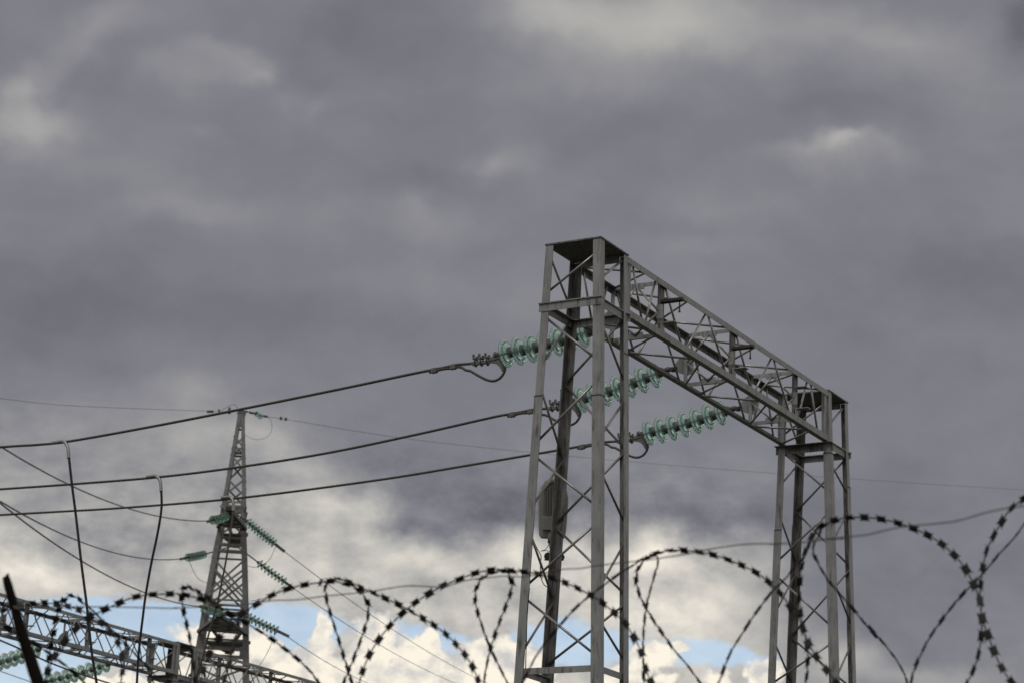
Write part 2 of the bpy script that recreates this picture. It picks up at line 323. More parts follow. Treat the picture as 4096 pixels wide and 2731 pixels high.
def gantry(root, off, cols, bays, specs, detail=True):
    ox, oy, oz = off
    def P(x, y, z): return U(x + ox, y + oy, z + oz)
    hmax = (ZTOP + oz * S) / S - .02
    def node(yc, leg, h, inset=.03):
        hw = .5 + TAP * h - inset
        return P(SX[leg] * hw, yc + (DP - inset if SY[leg] else inset), -h)
    w = .070
    for ci, (yc, spec, splice) in enumerate(zip(cols, specs, ((2.51, 2.6, 1.69, 2.19), (2.66, 1.23, 1.7, 2.4), (2.6, 2.4, 1.9, 2.2)))):
        for leg, hs in zip('LNRB', splice):
            d1, d2 = INW[leg]
            m = MB(); m.angle(node(yc, leg, .012, 0), node(yc, leg, hmax, 0), d1, d2, w, .007)
            # thicker lower length, lapped over the outside from the splice downward
            a, b = node(yc, leg, hs, 0) - (d1 + d2) * .005, node(yc, leg, hmax, 0) - (d1 + d2) * .005
            m.angle(a, b, d1, d2, w + .006, .0045)
            e_ = (b - a).normalized()
            sm_ = MB(); sm_.angle(a - (d1 + d2) * .002 - e_ * .004, a - (d1 + d2) * .002 + e_ * .006, d1, d2, w + .010, .004)
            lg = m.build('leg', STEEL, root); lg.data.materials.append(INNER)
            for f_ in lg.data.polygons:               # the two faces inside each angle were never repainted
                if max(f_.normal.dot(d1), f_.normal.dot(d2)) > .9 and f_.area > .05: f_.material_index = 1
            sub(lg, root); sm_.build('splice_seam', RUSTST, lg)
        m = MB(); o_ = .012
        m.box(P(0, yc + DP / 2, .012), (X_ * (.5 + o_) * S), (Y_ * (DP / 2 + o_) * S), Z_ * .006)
        m.build('cap_plate', INNER, root)  # dark colour stands in for the shade on the plate's underside
        for yy, sg in ((yc + DP - .02, -1),):
            m = MB(); m.angle(P(-.36, yy, -.02), P(.36, yy, -.02), -Z_, Y_ * sg, .045, .005)
            m.build('cap_stiffener', STEEL, root)
        for h, face in ((H2, 'LN'), (H2, 'NR'), (H2, 'RB'), (H2, 'BL'), (H3, 'LN'), (H3, 'NR'), (H3, 'BL')):
            a, b = node(yc, face[0], h, 0), node(yc, face[1], h, 0)
            out = ((a + b) / 2 - P(0, yc + DP / 2, -h)).normalized()
            t = (b - a).normalized()
            wd = .062 if h == H2 else .05
            if h == H3: off_, ext = (-.012, -.012) if face in ('LN', 'RB') else (-.018, -.016)
            elif face in ('LN', 'RB'): off_, ext = .008, .02
            else: off_, ext = -.016, -.012
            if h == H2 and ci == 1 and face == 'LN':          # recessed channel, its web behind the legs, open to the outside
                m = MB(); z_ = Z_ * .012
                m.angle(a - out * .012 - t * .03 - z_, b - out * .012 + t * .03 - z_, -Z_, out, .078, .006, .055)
                m.build('crossbar', INNER, root); continue  # shade below the top flange is put into the darker material
            m = MB(); m.angle(a + out * off_ - t * ext, b + out * off_ + t * ext, -Z_, -out, wd, .006, wd * .7)
            if h == H2: m.bar((a + out * off_ - t * ext) + out * .007 + Z_ * .004, (b + out * off_ + t * ext) + out * .007 + Z_ * .004, .016, .008)
            m.build('crossbar', STEEL, root)
        for face, seq in spec.items():
            for (l0, h0), (l1, h1) in zip(seq[0::1], seq[1::1]):
                if l0 == l1: continue
                m = MB(); m.rod(node(yc, l0, h0, .045), node(yc, l1, h1, .045), .0102); m.build('brace', ROD, root)
        # head panel above the crossbar
        for l0, h0, l1, h1 in (('N', .19, 'L', .8), ('L', .13, 'B', .85), ('R', .06, 'N', .68)):
            m = MB(); m.rod(node(yc, l0, h0, .045), node(yc, l1, h1, .045), .0098); m.build('brace', ROD, root)
    cw = .052
    for (ya, yb, posts) in bays:
        for sx in (-1, 1):
            for z, up in ((-.012, -1), (-H2, 1)):
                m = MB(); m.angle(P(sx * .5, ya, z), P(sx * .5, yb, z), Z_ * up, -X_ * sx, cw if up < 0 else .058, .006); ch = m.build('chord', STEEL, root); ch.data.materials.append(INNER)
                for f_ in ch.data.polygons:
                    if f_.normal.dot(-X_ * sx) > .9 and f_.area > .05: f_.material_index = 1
        zt, zb = -.07, -H2 + .06
        def rod(a, b, nm='lacing_rod', r=.0100):
            m = MB(); m.rod(P(*a), P(*b), r); m.build(nm, ROD, root)
        st = [ya] + posts + [yb]
        for sx in (-1, 1):
            x = sx * .455
            for i in range(len(st) - 1):
                a, b = st[i], st[i + 1]; L = b - a
                if i == 0: seq = [(a + .185 * L, zt), (a + .49 * L, zb), (a + .56 * L, zb), (a + .82 * L, zt)]
                elif i == len(st) - 2: seq = [(a + .1, zb), (a + .36 * L, zt), (a + .48 * L, zt), (a + .72 * L, zb)]
                else: seq = [(a + .04 * L, zt), (a + .29 * L, zb), (a + .33 * L, zb), (a + .60 * L, zt), (a + .63 * L, zt), (a + .91 * L, zb)]
                for (y0, z0), (y1, z1) in zip(seq, seq[1:]):
                    if abs(z0 - z1) > .1: rod((x, y0, z0), (x, y1, z1))
        for i in range(len(st) - 1):
            a, b = st[i], st[i + 1]; L = b - a; xt = .44
            if i == 0: top = [(-xt, a + .05), (xt, a + .70), (xt, a + .74), (-xt, b - .05)]; bot = [(-xt, a + .1), (xt, b - .45)]
            elif i == len(st) - 2: top = [(xt, a + .03), (-xt, a + .35 * L), (xt, a + .8 * L)]; bot = [(-xt, a + .08), (xt, a + .45 * L), (xt, a + .5 * L), (-xt, b - .05)]
            else: top = [(-xt, a + .1), (xt, a + .36 * L), (-xt, a + .62 * L), (-xt, a + .66 * L), (xt, a + .92 * L)]; bot = [(xt, a - .12), (-xt, a + .19 * L), (-xt, a + .22 * L), (xt, a + .48 * L), (xt, a + .55 * L), (-xt, b - .06)]
            for seq, z in ((top, -.05), (bot, -H2 + .02)):
                for (x0, y0), (x1, y1) in zip(seq, seq[1:]):
                    if abs(x0 - x1) > .1: rod((x0, y0, z), (x1, y1, z))
        for sx in (-1, 1):                                     # end uprights of the truss, against the columns
            for ye, sg in ((ya + .05, 1), (yb - .05, -1)):
                m = MB(); m.angle(P(sx * .485, ye, -.03), P(sx * .485, ye, -H2 + .02), Y_ * sg, -X_ * sx, .05, .006); m.build('post', STEEL, root)
        for ip, yp in enumerate(posts):
            m = MB(); m.bar(P(-.47, yp, -.035), P(.47, yp, -.035), .006, .036); m.build('frame_bar', STEEL, root)
            m = MB(); m.bar(P(-.47, yp, -H2 + .05), P(.47, yp, -H2 + .05), .006, .036); m.build('frame_bar', STEEL, root)
            for z in (-.06, -H2 + .075):
                m = MB(); m.box(P(0, yp - .02, z), X_ * .07, Y_ * .003, Z_ * .028); m.build('gusset_plate', STEEL, root)
            m = MB(); m.box(P(.44, yp - .03, -.55), X_ * .03, Y_ * .003, Z_ * .06); m.build('gusset_plate', STEEL, root)
            mid = dict(t=(0, yp - .035, -.07), r=(.43, yp - .035, -.55), b=(0, yp - .035, -H2 + .08), l=(-.43, yp - .035, -.55))
            for p, q in ('tr', 'rb', 'bl', 'lt'): rod(mid[p], mid[q], 'frame_rod', .0090)
            # right-hand post: channel with two bolted shelf brackets
            m = MB(); x = .44
            m.angle(P(x, yp - .03, -.06), P(x, yp - .03, -H2 + .03), Y_, -X_, .085, .006, .022)
            m.build('post', INNER, root)
            if ip == len(posts) - 1:
                m = MB(); m.box(P(.56, yp + .06, -.33), X_ * .05, Y_ * .036, Z_ * .004); m.build('shelf', INNER, root)
            else:
                m = MB(); m.box(P(.62, yp + .05, -.37), X_ * .095, Y_ * .03, Z_ * .006); m.box(P(.62, yp + .05, -.35), X_ * .095, Y_ * .003, Z_ * .016); m.box(P(.80, yp + .05, -.355), X_ * .014, Y_ * .022, Z_ * .012)
                br = sub(m.build('bracket', RUSTST, root), root)
                m = MB(); m.rod(P(.77, yp + .05, -.33), P(.77, yp + .05, -.56), .006); m.lathe([(.011, 0), (.011, .012)], P(.77, yp + .05, -.58), Z_, 6, True); m.build('bolt', RUSTST, br)
            m = MB(); m.box(P(.58, yp + .06, -.74), X_ * .065, Y_ * .036, Z_ * .004); m.box(P(.49, yp - .01, -.84), X_ * .004, Y_ * .03, Z_ * .05)
            m.build('shelf', STEEL, root)
            # left-hand post and the pentagon plate the string pulls on
            m = MB(); m.bar(P(-.46, yp, -.06), P(-.46, yp, -H2 + .04), .036, .006, Y_); m.build('post', STEEL, root)
            pl = [(-.71, -.56), (-.62, -.44), (-.42, -.34), (-.33, -.36), (-.33, -.72), (-.44, -.76), (-.66, -.68)]
            m = MB(); m.prism([P(a, yp + .03, b) for a, b in pl], Y_ * .010); m.build('anchor_plate', STEEL, root)
            m = MB(); m.box(P(-.70, yp + .045, -.62), X_ * .03, Y_ * .016, Z_ * .02); m.rod(P(-.70, yp - .03, -.62), P(-.70, yp + .12, -.62), .009); m.build('shackle', RUSTST, root)

G1 = thing('lattice_gantry', 'tall grey steel lattice gantry with two open columns and long truss beam, nearest', 'gantry', U(.5, 0, 0) * 1 - Z_ * ZTOP)
L1 = 9.490
gantry(G1, (0, 0, 0), (0, L1), [(DP + .01, L1 - .01, [2.31, 5.18, 7.99])], (NEAR, FAR))
O2 = (-29.5, 18.3, -.29)
G2 = thing('lattice_gantry', 'smaller distant lattice gantry at lower left, its beam running behind the razor wire', 'gantry', U(O2[0], O2[1], 0) - Z_ * ZTOP)
gantry(G2, O2, (0, 9.7, 19.4), [(DP + .01, 9.69, [2.6, 5.4, 8.35]), (9.7 + DP + .01, 19.39, [12.01, 14.88, 17.7])], (NEAR, FAR, NEAR))

# ------------------------------------------------------------------ insulator strings
SHELL = [(.040, .031), (.052, .031), (.070, .024), (.095, .009), (.113, -.004), (.1245, -.018), (.1268, -.025), (.124, -.030), (.116, -.026), (.105, -.014), (.094, -.010),
         (.084, -.016), (.078, -.020), (.072, -.014), (.060, -.004), (.045, .001), (.030, -.004), (.012, -.004)]
CAPP = [(.012, .082), (.024, .082), (.034, .078), (.040, .064), (.044, .052), (.046, .040), (.047, .018), (.038, .012), (.010, .010)]
PIN = [(.008, .012), (.008, -.052), (.013, -.056), (.013, -.060), (.004, -.062)]
def disc_meshes(res):
    a = MB().lathe(SHELL, V(), Z_, res); b = MB().lathe(CAPP, V(), Z_, max(12, res // 2)); b.lathe(PIN, V(), Z_, 10)
    oa = a.build('insulator_disc', GLASS); ob = b.build('metal_cap', CAPM)
    ma, mb = oa.data, ob.data
    bpy.data.objects.remove(oa); bpy.data.objects.remove(ob)
    return ma, mb
HI, LO = disc_meshes(48), disc_meshes(20)
def discs(root, p_first, p_last, n, meshes, scale=1.):
    """n discs, first at the line end, last at the structure end; caps point to the structure"""
    ax = (p_last - p_first).normalized()
    for i in range(n):
        p = p_first.lerp(p_last, i / (n - 1)) + Z_ * (-.018 * math.sin(math.pi * i / (n - 1)))
        rot = ax.to_track_quat('Z', 'Y').to_matrix().to_4x4() @ Matrix.Rotation(i * .7, 4, 'Z')
        d = bpy.data.objects.new('insulator_disc', meshes[0]); C.objects.link(d); d.parent = root
        d.matrix_local = Matrix.Translation(p - ORI[root.name]) @ rot @ Matrix.Scale(scale, 4)
        c = bpy.data.objects.new('metal_cap', meshes[1]); C.objects.link(c); c.parent = d
def cable_from(pts, r, name, mat, parent, n=8, k=6):
    m = MB(); m.tube(smooth(pts, k), r, n); return m.build(name, mat, parent)

first_px = ((2033, 1411), (2333, 1594), (2602, 1728)); last_px = ((2343, 1330), (2624, 1494), (2889, 1646))
yps = (2.34, 5.21, 8.02)
KZ = .1595
def cz(a, b): return aty(1850 + a * KZ, 1350 + b * KZ, yps[0])
F0 = aty(*first_px[0], yps[0])
cond_tail = {0: [(1350, 1557), (960, 1636), (600, 1706), (280, 1763), (140, 1778), (0, 1787)], 1: [(1640, 1742), (1300, 1812), (960, 1866), (640, 1906), (300, 1934), (0, 1955)], 2: [(1900, 1855), (1500, 1920), (950, 1991), (500, 2029), (250, 2044), (0, 2058)]}
lab_s = ('green glass insulator string hanging behind the near gantry column, highest of the three large ones', 'green glass insulator string in the middle of the gantry, crossing the near column\'s right leg', 'green glass insulator string seen whole under the beam, lowest of the three large ones')
lab_c = ('thick dark power cable running from the highest large insulator string, uppermost of three', 'thick dark power cable from the middle insulator string, second of three', 'thick dark power cable from the insulator string right of the near column, lowest of three')
lab_d = ('black dropper cable bent down from the uppermost power cable, leftmost of three', 'black dropper cable curving down from the middle power cable', 'grey dropper cable hanging from the lowest power cable in front of the pylon')
drop_px = ([(212, 1771), (252, 1765), (262, 1768), (272, 1784), (276, 1805), (278, 1833)], [(590, 1907), (621, 1903), (636, 1911), (644, 1925), (646, 1945), (647, 1965)], [(888, 1990), (920, 1987), (930, 1995), (936, 2008), (936, 2025), (935, 2043)])
drop_cab = ([(278, 1825), (291, 1942), (305, 2051), (328, 2250), (350, 2422), (356, 2483), (371, 2618), (389, 2731), (400, 2860)], [(647, 1955), (649, 2015), (644, 2068), (628, 2156), (608, 2250), (586, 2373), (574, 2465), (558, 2603), (550, 2731), (545, 2860)], [(935, 2036), (934, 2055), (920, 2154), (904, 2253), (888, 2333), (874, 2403), (855, 2471), (842, 2517), (827, 2575), (810, 2640), (790, 2704), (780, 2760), (770, 2850)])
for i in range(3):
    y = yps[i]; F = aty(*first_px[i], y); Lp = aty(*last_px[i], y)
    D = F - F0
    root = thing('insulator_string', lab_s[i], 'insulator', U(-.7, y, -.62), 'large insulator strings on the near gantry')
    discs(root, F, Lp, 7, HI)
    ax = (Lp - F).normalized()
    m = MB(); m.rod(Lp + ax * .075, U(-.72, y, -.62), .010); m.lathe([(.02, 0), (.026, .02), (.026, .05), (.018, .06)], Lp + ax * .085, ax, 12); m.build('link', DARK, root)
    m = MB(); m.box(U(-.73, y + .0, -.62), X_ * .02, Y_ * .018, Z_ * .018); m.build('clevis', RUSTST, root)
    # tension clamp: triangular casting, trough and eye
    q = lambda a, b: cz(a, b) + D
    body = [(640, 560), (740, 490), (800, 440), (900, 440), (940, 500), (1010, 640), (1060, 740), (1010, 860), (990, 830), (950, 750), (880, 680), (790, 640), (650, 625)]
    m = MB(); m.prism([q(a, b) - Y_ * .008 for a, b in body], Y_ * .024)
    m.prism([q(a, b) - Y_ * .014 for a, b in ((230, 620), (650, 580), (660, 640), (240, 695))], Y_ * .028)
    m.lathe([(.012, -.016), (.023, -.016), (.023, .016), (.012, .016)], q(840, 425), Y_, 20)
    rim = [(930, 470), (965, 560), (1020, 650), (1065, 740), (1080, 800)]
    m.tube(smooth([q(a, b) for a, b in rim]), .010, 8)
    cl = sub(m.build('tension_clamp', CAST, root), root)
    m = MB(); m.lathe([(.012, -.02), (.012, .02)], q(840, 425), Y_, 6, True); m.build('bolt_head', DARK, cl)
    m = MB(); m.bar(q(900, 425), q(1010, 410), .03, .03); m.lathe([(.016, -.024), (.016, .024)], q(945, 420), Y_, 10); m.build('ball_eye', DARK, root)
    for a, b in ((320, 0), (465, -18), (618, -32)):
        m = MB()
        for s_ in (-.014, .014):
            m.rod(q(a + (30 if s_ > 0 else -25), 430 + b + (25 if s_ > 0 else 0)) + Y_ * s_, q(a + 15, 690 + b) + Y_ * s_, .0075, 8)
            m.lathe([(.0125, 0), (.0125, .020)], q(a + (30 if s_ > 0 else -25), 490 + b + (25 if s_ > 0 else 0)) + Y_ * s_, Z_, 6, True)
        m.box(q(a + 8, 530 + b), X_ * .020, Y_ * .024, Z_ * .007)
        m.tube(smooth([q(a - 15, 660 + b), q(a + 15, 712 + b), q(a + 50, 660 + b)], 4), .011, 8)
        m.build('u_bolt', CAST, cl)
    # conductor with its looped-back tail
    cr_ = thing('power_cable', lab_c[i], 'power cable', q(0, 640), 'thick power cables of the near gantry')
    z8 = lambda a, b: aty(1650 + a * .3827, 1250 + b * .3827, yps[0]) + D
    left = [aty(*p, y) for p in cond_tail[i]]
    far_end = left[-1] + (left[-1] - left[-3]).normalized() * .6
    ext = [left[-1] + V((-2.2, 0, .06)), left[-1] + V((-4.6, 0, .42))]
    main = [q(930, 520), q(800, 560), q(640, 595), q(420, 620), q(240, 640), z8(600, 532), z8(480, 542), z8(425, 552), z8(230, 592), z8(0, 637), *left, *ext]
    cable_from(main, .0125, 'conductor', CABLE, cr_, 10)
    tail = [q(930, 500), q(985, 600), q(1052, 720), q(1068, 800), q(1040, 890), q(960, 1000), q(860, 1065), q(750, 1085), q(600, 1050), q(400, 950), q(200, 835), z8(560, 600), z8(520, 575), z8(480, 568), z8(425, 580), z8(320, 590), z8(230, 615), z8(180, 624)]
    cable_from([p + Y_ * -.004 for p in tail], .0118, 'jumper_loop', CABLE, cr_, 10)
    for a, b, d_ in ((425, 566, 22), (230, 604, 24)):
        m = MB(); t = (z8(a + 30, b - 6) - z8(a - 30, b + 6)).normalized(); n_ = t.cross(Y_)
        m.box(z8(a, b), t * .028, n_ * .024, Y_ * .016); m.build('tie_band', CAST, cr_, .006)
    dr = thing('dropper_cable', lab_d[i], 'cable', aty(*drop_px[i][0], y), 'dropper cables on the power cables')
    pts = [aty(*p, y) + Y_ * -.01 for p in drop_px[i]]
    m = MB(); m.tube(smooth(pts, 5), .017, 10); m.build('tee_connector', SLEEVE, dr)
    cpts = [aty(*p, y) + Y_ * -.01 for p in drop_cab[i]]
    cable_from(cpts, .0125 if i < 2 else .0105, 'cable', BLACK if i < 2 else CABLE, dr, 10)

# strings on the distant gantry
for i, (yl, a, b, n, lab) in enumerate(((5.4, (-30, 2655), (146, 2597), 7, 'blurred green insulator string at the left edge behind the rusty post'), (8.35, (205, 2719), (426, 2655), 8, 'blurred green insulator string under the distant gantry beam, right of the rusty post'))):
    y = yl + O2[1]; F = aty(*a, y); Lp = aty(*b, y); P_ = U(-.72 + O2[0], y, -.62 + O2[2])
    root = thing('insulator_string', lab, 'insulator', P_, 'insulator strings on the distant gantry')
    discs(root, F, Lp, n, HI)
    m = MB(); m.rod(Lp, P_, .012); m.rod(F, F + (F - Lp).normalized() * .35, .018); m.build('link', DARK, root)
    w_ = thing('power_cable', ('thick cable leaving the insulator string at the left edge', 'thick cable leaving the green insulator string right of the rusty post')[i], 'power cable', F)
    cable_from([F, F + (F - Lp).normalized() * .4, F + V((-4, 0, -.5)), F + V((-9, 0, -.7))], .0125, 'conductor', CABLE, w_)

# ------------------------------------------------------------------ lattice pylon
DT = 86.
T0 = atd(966, 1652, DT)
yt = YAW + .06
tx = V((math.cos(yt), math.sin(yt), 0)); ty = V((-math.sin(yt), math.cos(yt), 0))
PY = thing('lattice_pylon', 'tall tapering lattice pylon in the distance with crossarms and green insulator strings', 'pylon', V((T0.x, T0.y, 0)))
PXM = FPX / DT
def zt_(v): return T0.z - (v - 1652) / PXM / math.cos(PITCH) * 1.0
WID = [(1652, .12), (1700, .15), (2000, .40), (2130, .50), (2205, .58), (2428, .78), (2540, .86), (2731, 1.0), (3900, 2.4)]
ZB = [(zt_(v), w) for v, w in WID]; ZB[-1] = (0., 2.4)
def hw(z):
    for (z0, w0), (z1, w1) in zip(ZB, ZB[1:]):
        if z <= z0 and z >= z1: return w0 + (w1 - w0) * (z0 - z) / (z0 - z1)
    return ZB[0][1]
def tp(sx, sy, z): h_ = hw(z); return V((T0.x, T0.y, z)) + tx * (sx * h_) + ty * (sy * h_)
for sx in (-1, 1):
    for sy in (-1, 1):
        m = MB()
        for (z0, _), (z1, _) in zip(ZB, ZB[1:]): m.angle(tp(sx, sy, z0), tp(sx, sy, z1), -tx * sx, -ty * sy, .175 if z0 < zt_(1900) else .125, .016)
        m.build('leg', TSTEEL, PY)
m = MB(); m.box(V((T0.x, T0.y, T0.z)), tx * .15, ty * .15, Z_ * .02); m.box(V((T0.x, T0.y, T0.z - .25)), tx * .13, ty * .13, Z_ * .22); m.build('cap', TSTEEL, PY)
lv = [1740, 1790, 1880, 2000, 2110]
xlv = [2215, 2385, 2445, 2520, 2600, 2690, 2760]
def brace(sx0, v0, sx1, v1, sy, r=.035):
    m = MB(); m.bar(tp(sx0, sy, zt_(v0)), tp(sx1, sy, zt_(v1)), .07, .012, ty); m.build('brace', TSTEEL, PY)
for sy in (-1, 1):
    o_ = 0 if sy < 0 else 22
    for a, b in ((1745, 1800), (1820, 1890), (1915, 1990), (2020, 2100), (2225, 2375), (2260, 2390), (2640, 2730)):
        brace(-1, a + o_, 1, b + o_, sy); brace(1, a + o_, -1, b + o_, sy)
    for v in (1705, 1797, 1808, 2010, 2025, 2045, 2390, 2410, 2425, 2080, 2150, 2175, 2200, 2540, 2570, 2600): brace(-1, v + o_ * .3, 1, v + o_ * .3, sy)
for sx in (-1, 1):
    for a, b in ((1745, 1890), (1890, 2080), (2225, 2400), (2600, 2740)):
        m = MB(); m.bar(tp(sx, -1, zt_(a)), tp(sx, 1, zt_(b)), .07, .012, tx); m.build('brace', TSTEEL, PY)
for sx in (-1, 1):
    for v in (2010, 2165, 2400, 2580):
        m = MB(); m.box(tp(sx * .8, -1.02, zt_(v)), tx * .09, ty * .008, Z_ * .15); m.build('gusset_plate', TSTEEL, PY)
TIPS = {}
for key, vc, al in (('u', 2110, 2.5), ('l', 2515, 2.9)):
    z = zt_(vc); zu = z + .75
    for sy in (-1, 1):
        tip = V((T0.x, T0.y, z + .1)) + ty * sy * (al + hw(z)); TIPS[key, sy] = tip
        m = MB()
        for sx in (-1, 1):
            m.bar(tp(sx, sy, z), tip, .11, .11); m.bar(tp(sx, sy, zu), tip + Z_ * .05, .09, .09)
        arm = sub(m.build('crossarm', DARK, PY), PY)
        for k in range(1, 9):
            f_ = k / 9.5
            a, b = tp(-1, sy, z).lerp(tip, f_), tp(1, sy, z).lerp(tip, f_)
            m = MB(); m.bar(a, b, .09, .06); m.build('lacing_bar', DARK, arm)
            if k < 7:
                c = tp(1 if k % 2 else -1, sy, z).lerp(tip, (k - 1) / 9.5)
                m = MB(); m.bar(c, a if k % 2 else b, .07, .05); m.build('lacing_bar', DARK, arm)
        m = MB(); m.box(tip, tx * .12, ty * .12, Z_ * .07); m.build('tip_plate', RUSTST, arm)

def zz4(a, b): return 700 + a * .3189, 1950 + b * .3189
def zz2(a, b): return 600 + a * .3067, 2250 + b * .3067
PSTR = [ # label, tip, near-end disc px, far-end px, n, depth shift at line end, line end px, line end depth
    ('small green insulator string left of the pylon\'s upper crossarm', ('u', -1), (480, 402), (640, 362), zz4, 8, -1.15, (0, 1783), 52),
    ('small green insulator string standing well clear on the pylon\'s left side', ('u', 1), (165, 872), (365, 832), zz4, 8, -1.0, (0, 2003), 52),
    ('green insulator string sloping down right from the pylon\'s upper crossarm', ('u', -1), (1235, 685), (915, 425), zz4, 10, .25, (2100, 2790), 150),
    ('glinting insulator string sloping right from the pylon, below the greener one', ('u', 1), (1360, 1165), (1060, 945), zz4, 8, .25, (2010, 2790), 150),
    ('dark green insulator string in front of the pylon\'s lower left leg', ('l', -1), (735, 590), (905, 640), zz2, 8, -1.15, (0, 2010), 52),
    ('green insulator string sloping right from the pylon\'s lower crossarm', ('l', -1), (1640, 875), (1290, 705), zz2, 8, .25, (1700, 2775), 150)]
WLAB = ['thin grey line wire from the pylon\'s upper left string, uppermost at the left edge', 'thin grey line wire rising left from the string standing clear of the pylon', 'thin wire running right from the pylon\'s upper right insulator string', 'thin wire running right from the glinting insulator string', 'thin grey line wire from the pylon\'s lower crossarm, lowest at the left edge', 'thin wire running right from the pylon\'s lowest right insulator string']
for (lab, tipk, a, b, fn, n, dsh, le, ld), wl in zip(PSTR, WLAB):
    tip = TIPS[tipk]; dt = (tip - CAM).dot(CF)
    F = atd(*fn(*a), dt + dsh); Lp = atd(*fn(*b), dt + dsh * .12)
    root = thing('insulator_string', lab, 'insulator', tip, 'small insulator strings on the pylon')
    discs(root, F, Lp, n, LO, 1.3 if dsh > 0 else 1.2)
    e = (F - Lp).normalized()
    m = MB(); m.rod(tip, Lp, .025, 8); m.build('link', DARK, root)
    m = MB(); m.bar(F, F + e * .5, .05, .09); m.build('clamp', DARK, root)
    end = atd(*le, ld)
    wr = thing('power_line', wl, 'power line', F)
    mid = [F + e * .3]
    st = F + e * .3
    for k in range(1, 13):
        t = k / 12; mid.append(st.lerp(end, t) - Z_ * (4 * t * (1 - t)) * (.45 if dsh < 0 else .6))
    cable_from(mid, .019 if dsh < 0 else .013, 'wire', LINE, wr, 6, 3)
# jumpers between the strings
def jumper(pts, D, lab, r=.009):
    w_ = thing('jumper_wire', lab, 'wire', atd(*pts[0], D)); cable_from([atd(*p, D) for p in pts], r, 'wire', CABLE, w_, 6)
jumper([zz4(*p) for p in ((170, 890), (200, 970), (250, 1080), (310, 1150), (420, 1195), (520, 1200))], 86.5, 'thin slack jumper wire looping from the left insulator string to the pylon leg')
jumper([zz4(*p) for p in ((1265, 735), (1230, 810), (1190, 890), (1120, 955), (1040, 990), (960, 990), (900, 970))], 86.5, 'thin jumper wire looping under the upper right insulator string to the pylon')
jumper([zz4(*p) for p in ((1390, 1215), (1300, 1290), (1180, 1360), (1060, 1400), (940, 1415))], 87, 'pale jumper wire hanging below the glinting insulator string')
jumper([zz2(*p) for p in ((1670, 895), (1620, 950), (1580, 1060), (1530, 1170), (1460, 1290), (1390, 1370))], 85, 'pale jumper wire hanging from the lowest right insulator string')
# ground wire over the pylon top
def zz3(a, b): return 700 + a * .3189, 1550 + b * .3189
gw = thing('ground_wire', 'very thin wire across the sky left of the pylon top', 'wire', atd(*zz3(560, 287), 86))
cable_from([atd(*zz3(780, 285), DT), atd(*zz3(690, 285), 85.6), atd(*zz3(420, 290), 85), atd(300, 1622, 74), atd(0, 1592, 64)], .007, 'wire', LINE, gw, 6)
m = MB(); m.bar(atd(*zz3(405, 297), 84.9), atd(*zz3(480, 297), 85.1), .06, .08); m.bar(atd(*zz3(540, 285), 85.3), atd(*zz3(565, 285), 85.3), .05, .09); m.build('damper', DARK, gw)
m = MB(); m.lathe([(.04, -.05), (.1, -.04), (.115, 0), (.1, .04), (.04, .05)], atd(*zz3(682, 280), 85.7), tx, 16); m.bar(atd(*zz3(682, 300), 85.7), atd(*zz3(682, 325), 85.7), .09, .09); m.build('suspension_fitting', DARK, gw)
gw2 = thing('ground_wire', 'very thin wire falling right from the pylon top across the whole sky', 'wire', atd(*zz3(860, 288), DT))
cable_from([atd(*zz3(800, 285), DT), atd(*zz3(920, 297), 86.2), atd(*zz3(1150, 360), 87), atd(*zz3(1400, 395), 88), atd(1700, 1762, 96), atd(2500, 1843, 112), atd(3300, 1906, 130), atd(4096, 1958, 150), atd(4700, 1992, 165)], .009, 'wire', LINE, gw2, 6)
m = MB(); m.bar(atd(*zz3(800, 285), 85.9), atd(*zz3(910, 300), 86.1), .06, .06); m.bar(atd(*zz3(930, 305), 86.1), atd(*zz3(1020, 325), 86.3), .05, .07); m.bar(atd(*zz3(1080, 345), 86.8), atd(*zz3(1160, 362), 87), .05, .07)
m.bar(atd(*zz3(1315, 378), 87.7), atd(*zz3(1345, 384), 87.7), .09, .1); m.bar(atd(*zz3(1375, 388), 87.9), atd(*zz3(1405, 394), 87.9), .09, .1); m.build('damper', DARK, gw2)
gi = thing('insulator_string', 'pair of glinting small glass discs on the thin wire by the pylon top', 'insulator', atd(*zz3(1045, 330), 86.5))
discs(gi, atd(*zz3(1068, 348), 86.6), atd(*zz3(1030, 316), 86.4), 2, LO, 1.)
jumper([zz3(*p) for p in ((1165, 362), (1200, 400), (1216, 470), (1205, 550), (1160, 610), (1090, 640), (1010, 648), (930, 620), (880, 580))], 86.5, 'thin round jumper loop hanging right of the pylon top', .007)
jumper([zz3(*p) for p in ((585, 280), (610, 262), (660, 238), (710, 212), (750, 210), (775, 235), (785, 262))], 85.8, 'thin arched jumper wire over the pylon top', .007)
# extra lines low on the left, behind the post
lw = thing('power_line', 'dark cable falling to the right below the distant gantry beam', 'power line', atd(187, 2643, 30))
cable_from([atd(-200, 2480, 27), atd(0, 2559, 29), atd(95, 2600, 30), atd(187, 2643, 31), atd(310, 2690, 32), atd(438, 2731, 33), atd(620, 2790, 35)], .0115, 'wire', CABLE, lw, 8)
lw = thing('power_line', 'thin bluish wire crossing the bottom left corner', 'power line', atd(60, 2700, 60))
cable_from([atd(-150, 2625, 58), atd(0, 2682, 60), atd(130, 2728, 62), atd(260, 2780, 64)], .012, 'wire', SLEEVE, lw, 6)

